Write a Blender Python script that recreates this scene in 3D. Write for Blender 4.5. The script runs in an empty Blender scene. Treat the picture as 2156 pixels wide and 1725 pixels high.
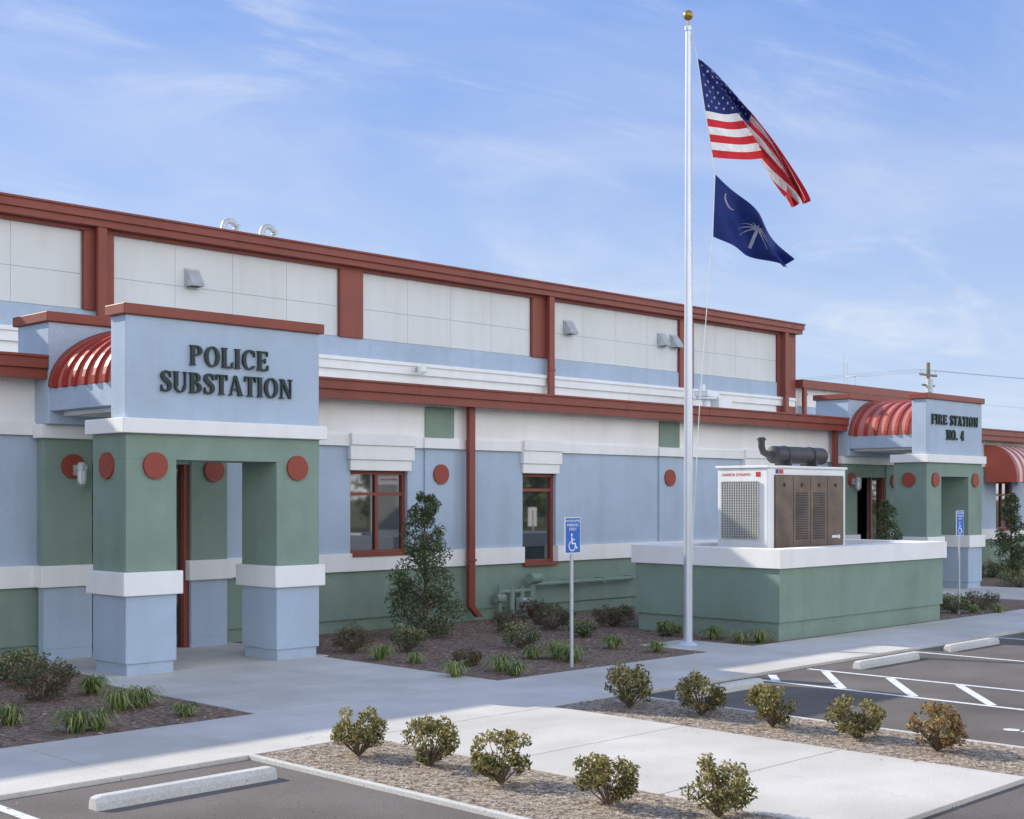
import bpy, math, random
from mathutils import Vector, Matrix
random.seed(7)
D=bpy.data; SC=bpy.context.scene; COL=SC.collection
SC.view_settings.view_transform='Standard'; SC.view_settings.look='None'; SC.view_settings.exposure=0

# ---------------------------------------------------------------- materials
def mat(name,c,rough=.85,var=.08,nscale=3.0,bump=0.0,bscale=60,metal=0.0,stain=0.0,spec=.4,c2=None,fine=0.0,streak=0.0):
    m=D.materials.new(name); m.use_nodes=True; nt=m.node_tree; N=nt.nodes; L=nt.links
    b=N['Principled BSDF']; b.inputs['Roughness'].default_value=rough; b.inputs['Metallic'].default_value=metal
    b.inputs['Specular IOR Level'].default_value=spec
    tc=N.new('ShaderNodeTexCoord')
    n1=N.new('ShaderNodeTexNoise'); n1.inputs['Scale'].default_value=nscale; n1.inputs['Detail'].default_value=5
    L.new(tc.outputs['Object'],n1.inputs['Vector'])
    r=N.new('ShaderNodeValToRGB'); r.color_ramp.elements[0].position=.3; r.color_ramp.elements[1].position=.7
    ca=[max(0,x*(1-var)) for x in c]; cb=[min(1,x*(1+var)) for x in (c2 or c)]
    r.color_ramp.elements[0].color=(*ca,1); r.color_ramp.elements[1].color=(*cb,1)
    L.new(n1.outputs['Fac'],r.inputs['Fac']); out=r.outputs['Color']
    def mul(out,scale,lo,p0,p1,detail=4,stretch=None):
        n=N.new('ShaderNodeTexNoise'); n.inputs['Scale'].default_value=scale; n.inputs['Detail'].default_value=detail
        if stretch:
            mp=N.new('ShaderNodeMapping'); mp.inputs['Scale'].default_value=stretch; L.new(tc.outputs['Object'],mp.inputs[0]); L.new(mp.outputs[0],n.inputs['Vector'])
        else: L.new(tc.outputs['Object'],n.inputs['Vector'])
        rr=N.new('ShaderNodeValToRGB'); rr.color_ramp.elements[0].position=p0; rr.color_ramp.elements[1].position=p1
        rr.color_ramp.elements[0].color=(lo,lo*.99,lo*.97,1); rr.color_ramp.elements[1].color=(1,1,1,1)
        L.new(n.outputs['Fac'],rr.inputs['Fac'])
        mx=N.new('ShaderNodeMix'); mx.data_type='RGBA'; mx.blend_type='MULTIPLY'; mx.inputs[0].default_value=1
        L.new(out,mx.inputs[6]); L.new(rr.outputs['Color'],mx.inputs[7]); return mx.outputs[2]
    if stain>0: out=mul(out,.45,1-stain,.35,.6)
    if streak>0: out=mul(out,3.0,1-streak,.30,.52,4,(1,1,.12))
    if fine>0: out=mul(out,bscale*.8,1-fine,.35,.6,2)
    L.new(out,b.inputs['Base Color'])
    if bump>0:
        n2=N.new('ShaderNodeTexNoise'); n2.inputs['Scale'].default_value=bscale; n2.inputs['Detail'].default_value=2
        L.new(tc.outputs['Object'],n2.inputs['Vector'])
        bp=N.new('ShaderNodeBump'); bp.inputs['Strength'].default_value=bump; bp.inputs['Distance'].default_value=.01
        L.new(n2.outputs['Fac'],bp.inputs['Height']); L.new(bp.outputs['Normal'],b.inputs['Normal'])
    return m
M={}
M['blue']=mat('stucco_blue',(.49,.60,.735),.95,.04,2,.5,90,stain=.07,fine=.16,streak=.05)
M['green']=mat('stucco_green',(.275,.375,.31),.95,.06,2,.5,90,stain=.10,fine=.18,streak=.06)
M['white']=mat('stucco_white',(.91,.91,.89),.95,.02,2,.3,90,stain=.04,streak=.05)
M['panel']=mat('panel_white',(.74,.76,.74),.8,.02,1,.1,40,stain=.04,streak=.05)
M['joint']=mat('panel_joint',(.50,.52,.51),.9)
M['red']=mat('painted_metal_red',(.27,.066,.043),.5,.06,1.5,0,stain=.10,streak=.1)
M['redroof']=mat('standing_seam_red',(.50,.115,.075),.32,.05,1.5,0)
M['redrib']=mat('standing_seam_rib',(.36,.045,.03),.4,.05,1.5,0)  # rib shadow on the canopy painted in as darker red; also awning stripe
M['redsalmon']=mat('standing_seam_pan',(.56,.20,.15),.30,.06,2,0)  # paler than the roof red: sky reflection painted into the pan colour
M['reddisc']=mat('medallion_red',(.31,.063,.04),.6,.05,6)
M['redlight']=mat('awning_light_stripe',(.75,.55,.50),.8,.05)
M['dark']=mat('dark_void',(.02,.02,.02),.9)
M['letter']=mat('letter_metal_dark',(.018,.035,.03),.45,.1)
M['glass']=mat('window_glass',(.018,.024,.028),.03,.1,spec=1.0); M['glass'].node_tree.nodes['Principled BSDF'].inputs['IOR'].default_value=2.1
M['concrete']=mat('concrete',(.67,.635,.57),.9,.07,1.6,.25,70,stain=.16,fine=.14)
M['kerb']=mat('concrete_kerb',(.62,.61,.57),.9,.06,3,.3,60,fine=.15)
M['asphalt']=mat('asphalt',(.215,.188,.165),.92,.14,.8,.8,130,stain=.28,fine=.42)
M['paint']=mat('road_paint_white',(.80,.80,.78),.8,.06,8,fine=.25,bscale=40)
M['mulch']=mat('mulch_dark',(.19,.125,.09),1,.4,14,1,40,c2=(.32,.22,.16),fine=.5)
M['straw']=mat('mulch_straw',(.30,.235,.175),1,.35,12,1,45,c2=(.52,.43,.33),fine=.5)
M['chip1']=mat('mulch_chip_light',(.56,.47,.36),1); M['chip2']=mat('mulch_chip_brown',(.30,.21,.15),1); M['chip3']=mat('mulch_chip_dark',(.14,.095,.07),1)
M['grass']=mat('grass_ground',(.10,.13,.05),1,.3,.6,.8,30,c2=(.17,.17,.08))
M['alu']=mat('aluminium_pole',(.66,.69,.74),.3,.04,2,metal=.5)
M['gold']=mat('gold_ball',(.42,.26,.07),.35,.1,metal=.8)
M['galv']=mat('galvanised_steel',(.52,.55,.56),.5,.1,6,metal=.3)
M['gwhite']=mat('cabinet_white',(.86,.87,.86),.45,.02,streak=.06)
M['bronze']=mat('cabinet_bronze',(.12,.09,.07),.4,.15,2.5,c2=(.18,.125,.095),metal=.2)
M['mesh']=mat('louver_grey',(.45,.46,.42),.6)
M['black']=mat('muffler_black',(.05,.05,.052),.55,.2,5)
M['signblue']=mat('sign_blue',(.03,.15,.52),.5,.03); M['signwhite']=mat('sign_white',(.87,.88,.88),.5,.02)
M['logored']=mat('mark_red',(.60,.05,.04),.5); M['logoblue']=mat('mark_blue',(.03,.05,.30),.5)
M['wood']=mat('weathered_wood',(.25,.20,.16),.9,.2)
M['wire']=mat('cable_grey',(.35,.37,.40),.8)
M['bark']=mat('bark',(.15,.11,.08),.95,.25,20)
M['rope']=mat('rope_white',(.75,.75,.72),.9)
M['roof']=mat('roof_metal_light',(.45,.45,.43),.5,.05)
def leafm(name,c,tr=.25):
    m=mat(name,c,.6,.25,9,spec=.3); nt=m.node_tree; N=nt.nodes;L=nt.links
    b=N['Principled BSDF']; t=N.new('ShaderNodeBsdfTranslucent'); t.inputs['Color'].default_value=(c[0]*1.3,c[1]*1.4,c[2],1)
    mx=N.new('ShaderNodeMixShader'); mx.inputs[0].default_value=tr
    L.new(b.outputs[0],mx.inputs[1]); L.new(t.outputs[0],mx.inputs[2]); L.new(mx.outputs[0],N['Material Output'].inputs['Surface']); return m
M['lf1']=leafm('leaf_olive',(.20,.185,.065)); M['lf2']=leafm('leaf_yellow',(.42,.34,.14)); M['lf3']=leafm('leaf_dark',(.075,.08,.033)); M['lf4']=leafm('leaf_rust',(.33,.18,.09))
M['hl1']=leafm('holly_mid',(.125,.17,.085)); M['hl2']=leafm('holly_dark',(.065,.095,.05)); M['hl3']=leafm('holly_light',(.21,.26,.13))
M['gr1']=leafm('liriope_green',(.20,.27,.08)); M['gr2']=leafm('liriope_pale',(.38,.38,.17)); M['gr3']=leafm('liriope_dark',(.09,.14,.05))
M['bs1']=leafm('barberry_brown',(.18,.12,.08)); M['bs2']=leafm('barberry_rust',(.25,.13,.09))
def cloth(n,c):
    m=leafm(n,c,.35); m.node_tree.nodes['Translucent BSDF'].inputs['Color'].default_value=(*c,1); return m
M['fr']=cloth('flag_red',(.60,.03,.04)); M['fw']=cloth('flag_white',(.84,.82,.80)); M['fb']=cloth('flag_navy',(.020,.033,.16)); M['fs']=cloth('flag_state_blue',(.014,.030,.15)); M['fd']=cloth('flag_device_pale',(.50,.50,.62))

# ---------------------------------------------------------------- mesh helpers
def empty(name,loc=(0,0,0)):
    e=D.objects.new(name,None); e.location=loc; e.empty_display_size=.3; COL.objects.link(e); return e
class MB:
    def __init__(s): s.v=[];s.f=[];s.m=[];s.ml=[]
    def mi(s,k):
        if k not in s.ml: s.ml.append(k)
        return s.ml.index(k)
    def face(s,pts,k):
        b=len(s.v); s.v+= [tuple(p) for p in pts]; s.f.append(tuple(range(b,b+len(pts)))); s.m.append(s.mi(k))
    def box(s,x0,x1,y0,y1,z0,z1,k):
        b=len(s.v); s.v+=[(x0,y0,z0),(x1,y0,z0),(x1,y1,z0),(x0,y1,z0),(x0,y0,z1),(x1,y0,z1),(x1,y1,z1),(x0,y1,z1)]
        for q in ((0,3,2,1),(4,5,6,7),(0,1,5,4),(1,2,6,5),(2,3,7,6),(3,0,4,7)):
            s.f.append(tuple(b+i for i in q)); s.m.append(s.mi(k))
    def tube(s,pts,r,k,seg=10,cap=True):
        pts=[Vector(p) for p in pts]; n=len(pts); rr=r if isinstance(r,(list,tuple)) else [r]*n
        b=len(s.v); up=None
        for i,p in enumerate(pts):
            t=(pts[min(i+1,n-1)]-pts[max(i-1,0)]).normalized()
            if up is None:
                up=Vector((0,0,1)) if abs(t.z)<.9 else Vector((1,0,0))
            a=t.cross(up).normalized(); c=a.cross(t).normalized(); up=c
            for j in range(seg):
                th=2*math.pi*j/seg; s.v.append(tuple(p+(a*math.cos(th)+c*math.sin(th))*rr[i]))
        k=s.mi(k)
        for i in range(n-1):
            for j in range(seg):
                j2=(j+1)%seg; s.f.append((b+i*seg+j,b+i*seg+j2,b+(i+1)*seg+j2,b+(i+1)*seg+j)); s.m.append(k)
        if cap:
            s.f.append(tuple(b+j for j in range(seg))[::-1]); s.m.append(k)
            s.f.append(tuple(b+(n-1)*seg+j for j in range(seg))); s.m.append(k)
    def prism(s,poly,y0,y1,k):   # poly in (x,z), extruded in y
        n=len(poly); b=len(s.v); k=s.mi(k)
        s.v+=[(x,y0,z) for x,z in poly]+[(x,y1,z) for x,z in poly]
        s.f.append(tuple(range(b,b+n))); s.m.append(k); s.f.append(tuple(range(b+n,b+2*n))[::-1]); s.m.append(k)
        for i in range(n):
            j=(i+1)%n; s.f.append((b+i,b+n+i,b+n+j,b+j)); s.m.append(k)
    def obj(s,name,parent=None,loc=None,smooth=False,bevel=0,recalc=True):
        me=D.meshes.new(name); me.from_pydata(s.v,[],s.f)
        for k in s.ml: me.materials.append(M[k])
        me.polygons.foreach_set('material_index',s.m); me.update()
        if recalc:
            import bmesh
            bm=bmesh.new(); bm.from_mesh(me); bmesh.ops.recalc_face_normals(bm,faces=bm.faces); bm.to_mesh(me); bm.free()
        if smooth:
            me.polygons.foreach_set('use_smooth',[True]*len(me.polygons))
            try: me.set_sharp_from_angle(angle=math.radians(40))
            except Exception: pass
        o=D.objects.new(name,me); COL.objects.link(o)
        if loc is not None: o.location=loc
        if parent is not None:
            o.parent=parent; o.matrix_parent_inverse=Matrix.Translation(-Vector(parent.location))
        if bevel>0:
            bv=o.modifiers.new('b','BEVEL'); bv.width=bevel; bv.segments=2; bv.limit_method='ANGLE'
        return o
def bx(name,x0,x1,y0,y1,z0,z1,k,parent,bevel=.012):
    m=MB(); m.box(x0,x1,y0,y1,z0,z1,k); return m.obj(name,parent,bevel=bevel)
def zone(mb,x0,x1,z0,z1,y0,y1,k,ops=()):
    x=x0
    for (a,b,c,d) in sorted(ops):
        if b<=x0 or a>=x1 or d<=z0 or c>=z1: continue
        if a>x: mb.box(x,a,y0,y1,z0,z1,k)
        if c>z0: mb.box(a,b,y0,y1,z0,c,k)
        if d<z1: mb.box(a,b,y0,y1,d,z1,k)
        x=b
    if x<x1: mb.box(x,x1,y0,y1,z0,z1,k)

# ---------------------------------------------------------------- lettering (bold roman capitals)
T=.21; t_=.075
def R(x0,y0,x1,y1): return [[(x0,y0),(x1,y0),(x1,y1),(x0,y1)]]
def ARC(cx,cy,rx,ry,a0,a1,n=18,T=T,t=t_):
    q=[]; a0=math.radians(a0);a1=math.radians(a1)
    for i in range(n):
        p=a0+(a1-a0)*i/n; s=a0+(a1-a0)*(i+1)/n
        O=lambda a:(cx+rx*math.cos(a),cy+ry*math.sin(a)); I=lambda a:(cx+(rx-T)*math.cos(a),cy+(ry-t)*math.sin(a))
        q.append([O(p),O(s),I(s),I(p)])
    return q
def stem(x,w=T,s=.07,y0=0,y1=1):
    return [R(x,y0+.04,x+w,y1-.04),R(x-s,y0,x+w+s,y0+.05),R(x-s,y1-.05,x+w+s,y1)]
def glyph(c):
    if c=='I': return stem(.09),.40
    if c=='L': return stem(.09)+[R(.3,0,.66,t_),[[(.57,0),(.68,0),(.70,.30),(.65,.30)]]],.72
    if c in 'EF':
        g=stem(.09)+[R(.3,1-t_,.66,1),[[(.57,1),(.67,1),(.68,.74),(.64,.74)]],R(.3,.48,.52,.48+t_),R(.5,.38,.55,.64)]
        if c=='E': g+=[R(.3,0,.67,t_),[[(.57,0),(.70,0),(.72,.28),(.67,.28)]]]
        return g,(.76 if c=='E' else .72)
    if c=='T': return [R(.27,.04,.48,.96),R(.18,0,.57,.05),R(.03,1-t_,.72,1),[[(.02,1),(.12,1),(.07,.72),(.02,.72)]],[[(.63,1),(.73,1),(.73,.72),(.68,.72)]]],.75
    if c=='P': return stem(.09)+[ARC(.38,.74,.36,.26,-90,90),R(.29,1-t_,.38,1),R(.29,.48,.38,.48+t_)],.80
    if c=='R': return stem(.09)+[ARC(.38,.75,.33,.25,-90,90),R(.29,1-t_,.38,1),R(.29,.5,.38,.5+t_),[[(.38,.52),(.58,.52),(.80,.0),(.56,0)]],R(.76,0,.9,.05)],.90
    if c=='B': return stem(.09)+[ARC(.36,.76,.32,.24,-90,90),ARC(.38,.27,.38,.27,-90,90),R(.29,1-t_,.38,1),R(.29,.47,.38,.54),R(.29,0,.38,t_)],.82
    if c=='O': return [ARC(.46,.5,.44,.52,0,360,36)],.93
    if c=='C': return [ARC(.46,.5,.44,.52,48,318,28),[[(.70,.98),(.76,.98),(.78,.66),(.73,.66)]],[[(.68,.16),(.78,.22),(.74,.10),(.66,.06)]]],.84
    if c=='U': return [R(.09,.3,.30,.96),R(.02,.95,.37,1),R(.68,.3,.76,.96),R(.60,.95,.85,1),ARC(.425,.32,.335,.34,180,360,18,T=.14)],.88
    if c=='A': return [[[(.36,1),(.50,1),(.86,.03),(.62,.03)]],[[(.36,1),(.43,1),(.16,.03),(.09,.03)]],R(.22,.28,.62,.35),R(.02,0,.25,.05),R(.55,0,.93,.05)],.92
    if c=='N': return [R(.12,.04,.20,.96),R(.70,.0,.78,.96),[[(.08,1),(.30,1),(.78,0),(.66,0)]],R(.02,0,.31,.05),R(.60,.95,.88,1),R(.02,.95,.2,1)],.90
    if c=='.': return [ARC(.13,.11,.11,.11,0,360,12,T=.11,t=.11)],.28
    if c=='4': return [R(.36,.03,.56,1),R(.27,0,.65,.05),R(.03,.24,.70,.34),[[(.36,1),(.5,1),(.12,.3),(.03,.3)]]],.74
    if c=='S':
        P=[(.56,.74,.02),(.52,.90,.045),(.33,.975,.05),(.17,.89,.09),(.13,.74,.11),(.22,.62,.125),(.36,.52,.135),(.50,.40,.125),(.55,.26,.11),(.49,.11,.085),(.32,.025,.05),(.13,.10,.045),(.07,.27,.02)]
        pts=[]
        for i in range(len(P)-1):
            p0=P[max(i-1,0)];p1=P[i];p2=P[i+1];p3=P[min(i+2,len(P)-1)]
            for s in range(4):
                u=s/4; pts.append(tuple(.5*((2*p1[j])+(-p0[j]+p2[j])*u+(2*p0[j]-5*p1[j]+4*p2[j]-p3[j])*u*u+(-p0[j]+3*p1[j]-3*p2[j]+p3[j])*u**3) for j in range(3)))
        pts.append(P[-1]); ed=[]
        for i,p in enumerate(pts):
            a=pts[max(i-1,0)];b=pts[min(i+1,len(pts)-1)]; dx=b[0]-a[0];dy=b[1]-a[1];l=math.hypot(dx,dy) or 1; nx,ny=-dy/l,dx/l
            w=p[2]; ed.append(((p[0]+nx*w,p[1]+ny*w*.8),(p[0]-nx*w,p[1]-ny*w*.8)))
        return [[[ed[i][0],ed[i+1][0],ed[i+1][1],ed[i][1]] for i in range(len(ed)-1)],R(.55,.68,.60,.99),R(.04,.01,.09,.32)],.66
    return [],.45
def text(name,s,xc,z0,h,width,yf,parent,depth=.05,gap=.07):
    gl=[glyph(c) for c in s]; tot=sum(g[1] for g in gl)+gap*(len(s)-1); sx=width/tot; x=xc-width/2; mb=MB()
    for g,w in gl:
        for i,piece in enumerate(g):
            for q in piece:
                mb.prism([(x+px*sx,z0+py*h) for px,py in q],yf-depth-i*.0006,yf-.012,'letter')
        x+=(w+gap)*sx
    return mb.obj(name,parent)

def disc(mb,x,z,y,r,k,th=.04,axis='y'):
    if axis=='y': mb.tube([(x,y,z),(x,y-th,z)],r,k,32)
    else: mb.tube([(y,x,z),(y-th,x,z)],r,k,32)

# ---------------------------------------------------------------- BUILDING
B=empty('public_safety_building',(22,20,0))
XL,XR=-14,56; WY=19.75
P1=(9.57,12.90); P2=(32.42,35.55)
wins=[(1.5,2.9,1.42,2.98),(4.6,6.0,1.42,2.98),(15.70,17.10,1.42,2.98),(20.27,21.29,1.09,2.98),(28.2,29.6,1.42,2.98),(42.3,43.5,1.42,2.98),(47,48.4,1.42,2.98)]
doors=[(P1[0]+.85,P1[1]-.75,-.1,3.02),(P2[0]+.85,P2[1]-.75,-.1,3.02)]
mb=MB(); ops=wins+doors
zone(mb,XL,XR,-.1,.22,WY+.04,20.1,'green',ops)
zone(mb,XL,XR,.22,1.11,WY,20.1,'green',ops)
zone(mb,XL,XR,1.44,3.43,WY,20.1,'blue',ops)
zone(mb,XL,XR,3.63,4.45,WY-.02,20.1,'white')
mb.obj('lower_wall',B)
mb=MB(); zone(mb,XL,XR,1.11,1.44,WY-.07,20.1,'white',ops); zone(mb,XL,XR,3.43,3.63,WY-.07,20.1,'white'); mb.obj('wall_bands',B)
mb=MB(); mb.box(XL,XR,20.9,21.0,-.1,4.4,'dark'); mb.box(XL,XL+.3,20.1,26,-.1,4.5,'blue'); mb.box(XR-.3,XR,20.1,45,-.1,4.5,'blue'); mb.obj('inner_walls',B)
# windows
for i,(a,b,c,d) in enumerate(wins):
    mb=MB(); y=WY+.10; fw=.07
    mb.box(a,b,y+.03,y+.04,c,d,'glass')
    mb.box(a,a+fw,y-.02,y+.06,c,d,'red'); mb.box(b-fw,b,y-.02,y+.06,c,d,'red')
    mb.box(a+fw,b-fw,y-.02,y+.06,c,c+fw,'red'); mb.box(a+fw,b-fw,y-.02,y+.06,d-fw,d,'red')
    zt=c+(d-c)*.70 if c>1.2 else 2.60
    mb.box(a+fw,b-fw,y-.015,y+.055,zt,zt+.06,'red')
    if b-a>1.2:
        xm=(a+b)/2; mb.box(xm-.035,xm+.035,y-.018,y+.02,c+fw,zt,'red'); mb.box(xm-.035,xm+.035,y-.018,y+.02,zt+.06,d-fw,'red')
    mb.box(a-.0,b+.0,WY-.09,y-.02,c-.05,c+.015,'red')
    mb.obj('window_%d'%(i+1),B)
    mb=MB()
    mb.box(a-.04,b+.05,WY-.07,WY-.001,d,d+.2,'white'); mb.box(a-.07,b+.09,WY-.11,WY-.001,d+.2,3.45,'white'); mb.box(a-.07,b+.09,WY-.15,WY-.071,3.45,3.66,'white')
    mb.obj('window_head_%d'%(i+1),B,bevel=.008)
# pilaster strips, green squares, medallions
mb=MB()
for xc in (3.2,17.90,25.17,38.2,45.5):
    mb.box(xc-.38,xc+.38,WY-.04,WY-.001,1.44,3.43,'blue')
    mb.box(xc-.46,xc+.46,WY-.12,WY-.071,3.43,3.63,'white')
    mb.box(xc-.38,xc+.38,WY-.05,WY-.021,3.65,4.24,'green')
mb.obj('wall_pilasters',B,bevel=.006)
mb=MB()
for xc in (3.2,17.92,25.17,38.2,45.5): disc(mb,xc,2.93,WY-.04,.195,'reddisc')
mb.obj('wall_medallions',B,smooth=True)
# low roof, gutter
def eave(x0,x1,name):
    mb=MB(); y=19.3
    mb.box(x0,x1,y+.0,y+.14,4.26,4.42,'red'); mb.box(x0,x1,y-.05,y+.14,4.42,4.58,'red'); mb.box(x0,x1,y-.08,y+.14,4.58,4.62,'red')
    mb.box(x0,x1,y+.14,WY-.02,4.30,4.36,'red')
    x=x0+1.0
    while x<x1: mb.box(x-.012,x+.012,y-.056,y-.05,4.42,4.58,'red'); x+=3.05
    mb.obj(name,B,bevel=.006)
eave(XL,P1[0]-.02,'gutter_a'); eave(P1[1]+.02,P2[0]-.02,'gutter_b'); eave(P2[1]+.02,XR,'gutter_c')
mb=MB(); mb.face([(XL,19.42,4.5),(XR,19.42,4.5),(XR,25.3,5.0),(XL,25.3,5.0)],'roof'); mb.face([(39.2,25.3,5.0),(XR,25.3,5.0),(XR,45,5.0),(39.2,45,5.0)],'roof'); mb.obj('low_roof',B)
# downspouts
def spout(x,y,z0,z1,w=.16,boot=True):
    mb=MB(); mb.box(x-w/2,x+w/2,y-.11,y-.005,z0+.0,z1,'red')
    mb.box(x-w/2-.02,x+w/2+.02,y-.13,y-.11,z0+.9,z0+.95,'red')
    if boot:
        mb.prism([(x-w/2,z0),(x+w/2,z0),(x+w/2+.22,z0-.22),(x-w/2+.22,z0-.22)],y-.12,y-.01,'red')
    return mb
for i,x in enumerate((18.60,32.2,3.9,40.0,0.0)):
    spout(x,WY-.13,.30,4.28).obj('downspout_%d'%(i+1),B,bevel=.008)
# upper mass
UY=25.3; UX=39.0
mb=MB()
mb.box(XL,UX,UY+.02,UY+.3,5.0,7.9,'joint'); mb.box(UX-.3,UX,UY+.3,45,0,7.9,'white'); mb.box(XL,XL+.3,UY+.3,45,0,7.9,'white'); mb.box(XL,UX,44.7,45,0,7.9,'white')
mb.box(XL,UX-.02,UY-.03,UY+.019,5.79,6.25,'blue')
mb.box(XL,UX-.02,UY-.10,UY+.019,5.50,5.79,'white'); mb.box(XL,UX-.02,UY-.15,UY-.101,5.70,5.77,'white'); mb.box(XL,UX-.02,UY-.01,UY+.019,4.9,5.50,'white')
mb.obj('upper_wall',B)
pil=[(-13.0,-12.3),(-6.4,-5.72),(.15,.82),(6.7,7.37),(13.27,13.93),(19.75,20.44),(26.27,26.93),(32.72,33.40),(38.0,39.03)]
mb=MB(); pm=MB()
for i,(a,b) in enumerate(pil):
    z0=6.25
    if i in (7,): z0=5.8
    if i==8: z0=5.3
    mb.box(a,b,UY-.09,UY+.018,z0,7.9,'red')
    if i<len(pil)-1:
        c=pil[i+1][0]; n=4; w=(c-b-.06)/n
        for j in range(n):
            for (za,zb) in ((6.27,6.97),(6.976,7.84)):
                pm.box(b+.03+j*w+.004,b+.03+(j+1)*w-.004,UY+.005,UY+.018,za,zb-.003,'panel')
mb.box(XL,UX,UY-.10,UY+.02,7.84,7.92,'red')
mb.obj('upper_pilasters',B,bevel=.01); pm.obj('upper_panels',B)
mb=MB()
mb.box(XL,UX+.12,UY-.30,UY+.02,7.92,8.06,'red'); mb.box(XL,UX+.15,UY-.36,UY+.02,8.06,8.22,'red'); mb.box(XL,UX+.17,UY-.40,UY+.02,8.22,8.26,'red')
mb.box(UX-.02,UX+.12,UY+.02,45.2,7.9,8.22,'red')
mb.face([(XL,UY,8.23),(UX,UY,8.23),(UX,35,8.7),(XL,35,8.7)],'roof'); mb.face([(XL,35,8.7),(UX,35,8.7),(UX,45,8.23),(XL,45,8.23)],'roof')
mb.obj('upper_fascia_roof',B)
for i,x in enumerate((13.58,26.85,38.25,0.4)):
    spout(x,UY-.16,5.0,7.95,.2,False).obj('upper_downspout_%d'%(i+1),B,bevel=.008)
# mid-height wing beyond
mb=MB(); mb.box(UX+.0,50.6,UY+.02,UY+.3,4.9,6.3,'white'); mb.box(UX,50.6,UY-.04,UY+.019,5.3,5.55,'blue')
mb.box(UX+.13,50.9,UY-.3,UY+.02,6.15,6.42,'red'); mb.box(50.3,50.6,UY+.3,45,4.9,6.3,'white'); mb.box(50.6,50.9,UY+.02,45,6.15,6.42,'red'); mb.face([(UX,UY,6.38),(50.8,UY,6.38),(50.8,45,6.6),(UX,45,6.6)],'roof')
mb.obj('wing_wall',B)
spout(39.35,UY-.16,5.0,6.2,.16,False).obj('wing_downspout',B)
# vent hoods on the upper wall
def hood(x,z,i):
    mb=MB(); y=UY-.01; w=.15
    mb.face([(x-w,y-.05,z+.18),(x+w,y-.05,z+.18),(x+w,y-.26,z-.12),(x-w,y-.26,z-.12)],'galv')
    mb.face([(x-w,y,z+.18),(x-w,y-.05,z+.18),(x-w,y-.26,z-.12),(x-w,y-.24,z-.18),(x-w,y,z-.18)],'galv')
    mb.face([(x+w,y,z+.18),(x+w,y-.05,z+.18),(x+w,y-.26,z-.12),(x+w,y-.24,z-.18),(x+w,y,z-.18)],'galv')
    mb.face([(x-w,y-.26,z-.12),(x+w,y-.26,z-.12),(x+w,y-.24,z-.18),(x-w,y-.24,z-.18)],'galv')
    mb.face([(x-w,y,z+.18),(x+w,y,z+.18),(x+w,y-.05,z+.18),(x-w,y-.05,z+.18)],'galv')
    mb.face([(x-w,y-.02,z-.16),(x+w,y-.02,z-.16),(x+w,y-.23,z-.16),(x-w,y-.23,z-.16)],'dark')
    mb.box(x-w-.03,x+w+.03,y-.012,y-.0,z-.22,z+.22,'galv')
    mb.obj('vent_hood_%d'%i,B)
for i,x in enumerate((15.8,27.76,31.9,32.5)): hood(x,7.16,i+1)
# goosenecks on roof
for i,(x,zt) in enumerate(((18.25,9.15),(19.35,9.17))):
    mb=MB(); y=27.6; pts=[(x-.15,y,8.1),(x-.15,y,zt-.22)]
    for k in range(9):
        a=math.pi-k*math.pi/8*.9; pts.append((x+.04+.17*math.cos(a),y,zt-.20+.14*math.sin(a)))
    mb.tube(pts,.07,'galv',12); q=pts[-1]; mb.tube([q,(q[0]+.06,y,q[2]-.05)],.095,'galv',12); mb.obj('roof_gooseneck_%d'%(i+1),B,smooth=True)
# security camera on ledge and roof unit
mb=MB(); mb.tube([(22.1,UY-.1,5.62),(22.1,UY-.32,5.62)],.05,'galv',10); mb.tube([(22.1,UY-.32,5.68),(22.1,UY-.32,5.56),(22.1,UY-.32,5.48)],[.11,.11,.03],'signwhite',12); mb.obj('dome_camera',B,smooth=True)
mb=MB(); x=32.4;y=24.0
mb.tube([(x,y,4.8),(x,y,5.35)],.12,'signwhite',12); mb.tube([(x,y,5.35),(x,y,5.42)],.3,'signwhite',16); mb.box(x-.28,x+.3,y-.25,y+.25,5.43,5.6,'gwhite'); mb.tube([(x-.2,y,5.6),(x-.2,y,5.78)],.09,'signwhite'); mb.box(x+.35,x+1.0,y-.2,y+.3,4.9,5.42,'gwhite'); mb.obj('roof_exhaust_unit',B,bevel=.01)
# roof antenna
mb=MB(); x=47.5;y=28
mb.tube([(x-.5,y,6.4),(x-.5,y,7.75)],.02,'galv',6); mb.tube([(x-.55,y,7.2),(x+.65,y+.1,7.28)],.035,'signwhite',6)
for k in range(4): mb.tube([(x-.3+k*.25,y-.25,7.22+k*.015),(x-.3+k*.25,y+.25,7.22+k*.015)],.008,'galv',5)
mb.tube([(x+.1,y,6.4),(x+.1,y,7.24)],.02,'galv',6); mb.tube([(x-.75,y,6.4),(x-.75,y,8.0)],.012,'galv',5); mb.obj('roof_antenna',B)

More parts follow.
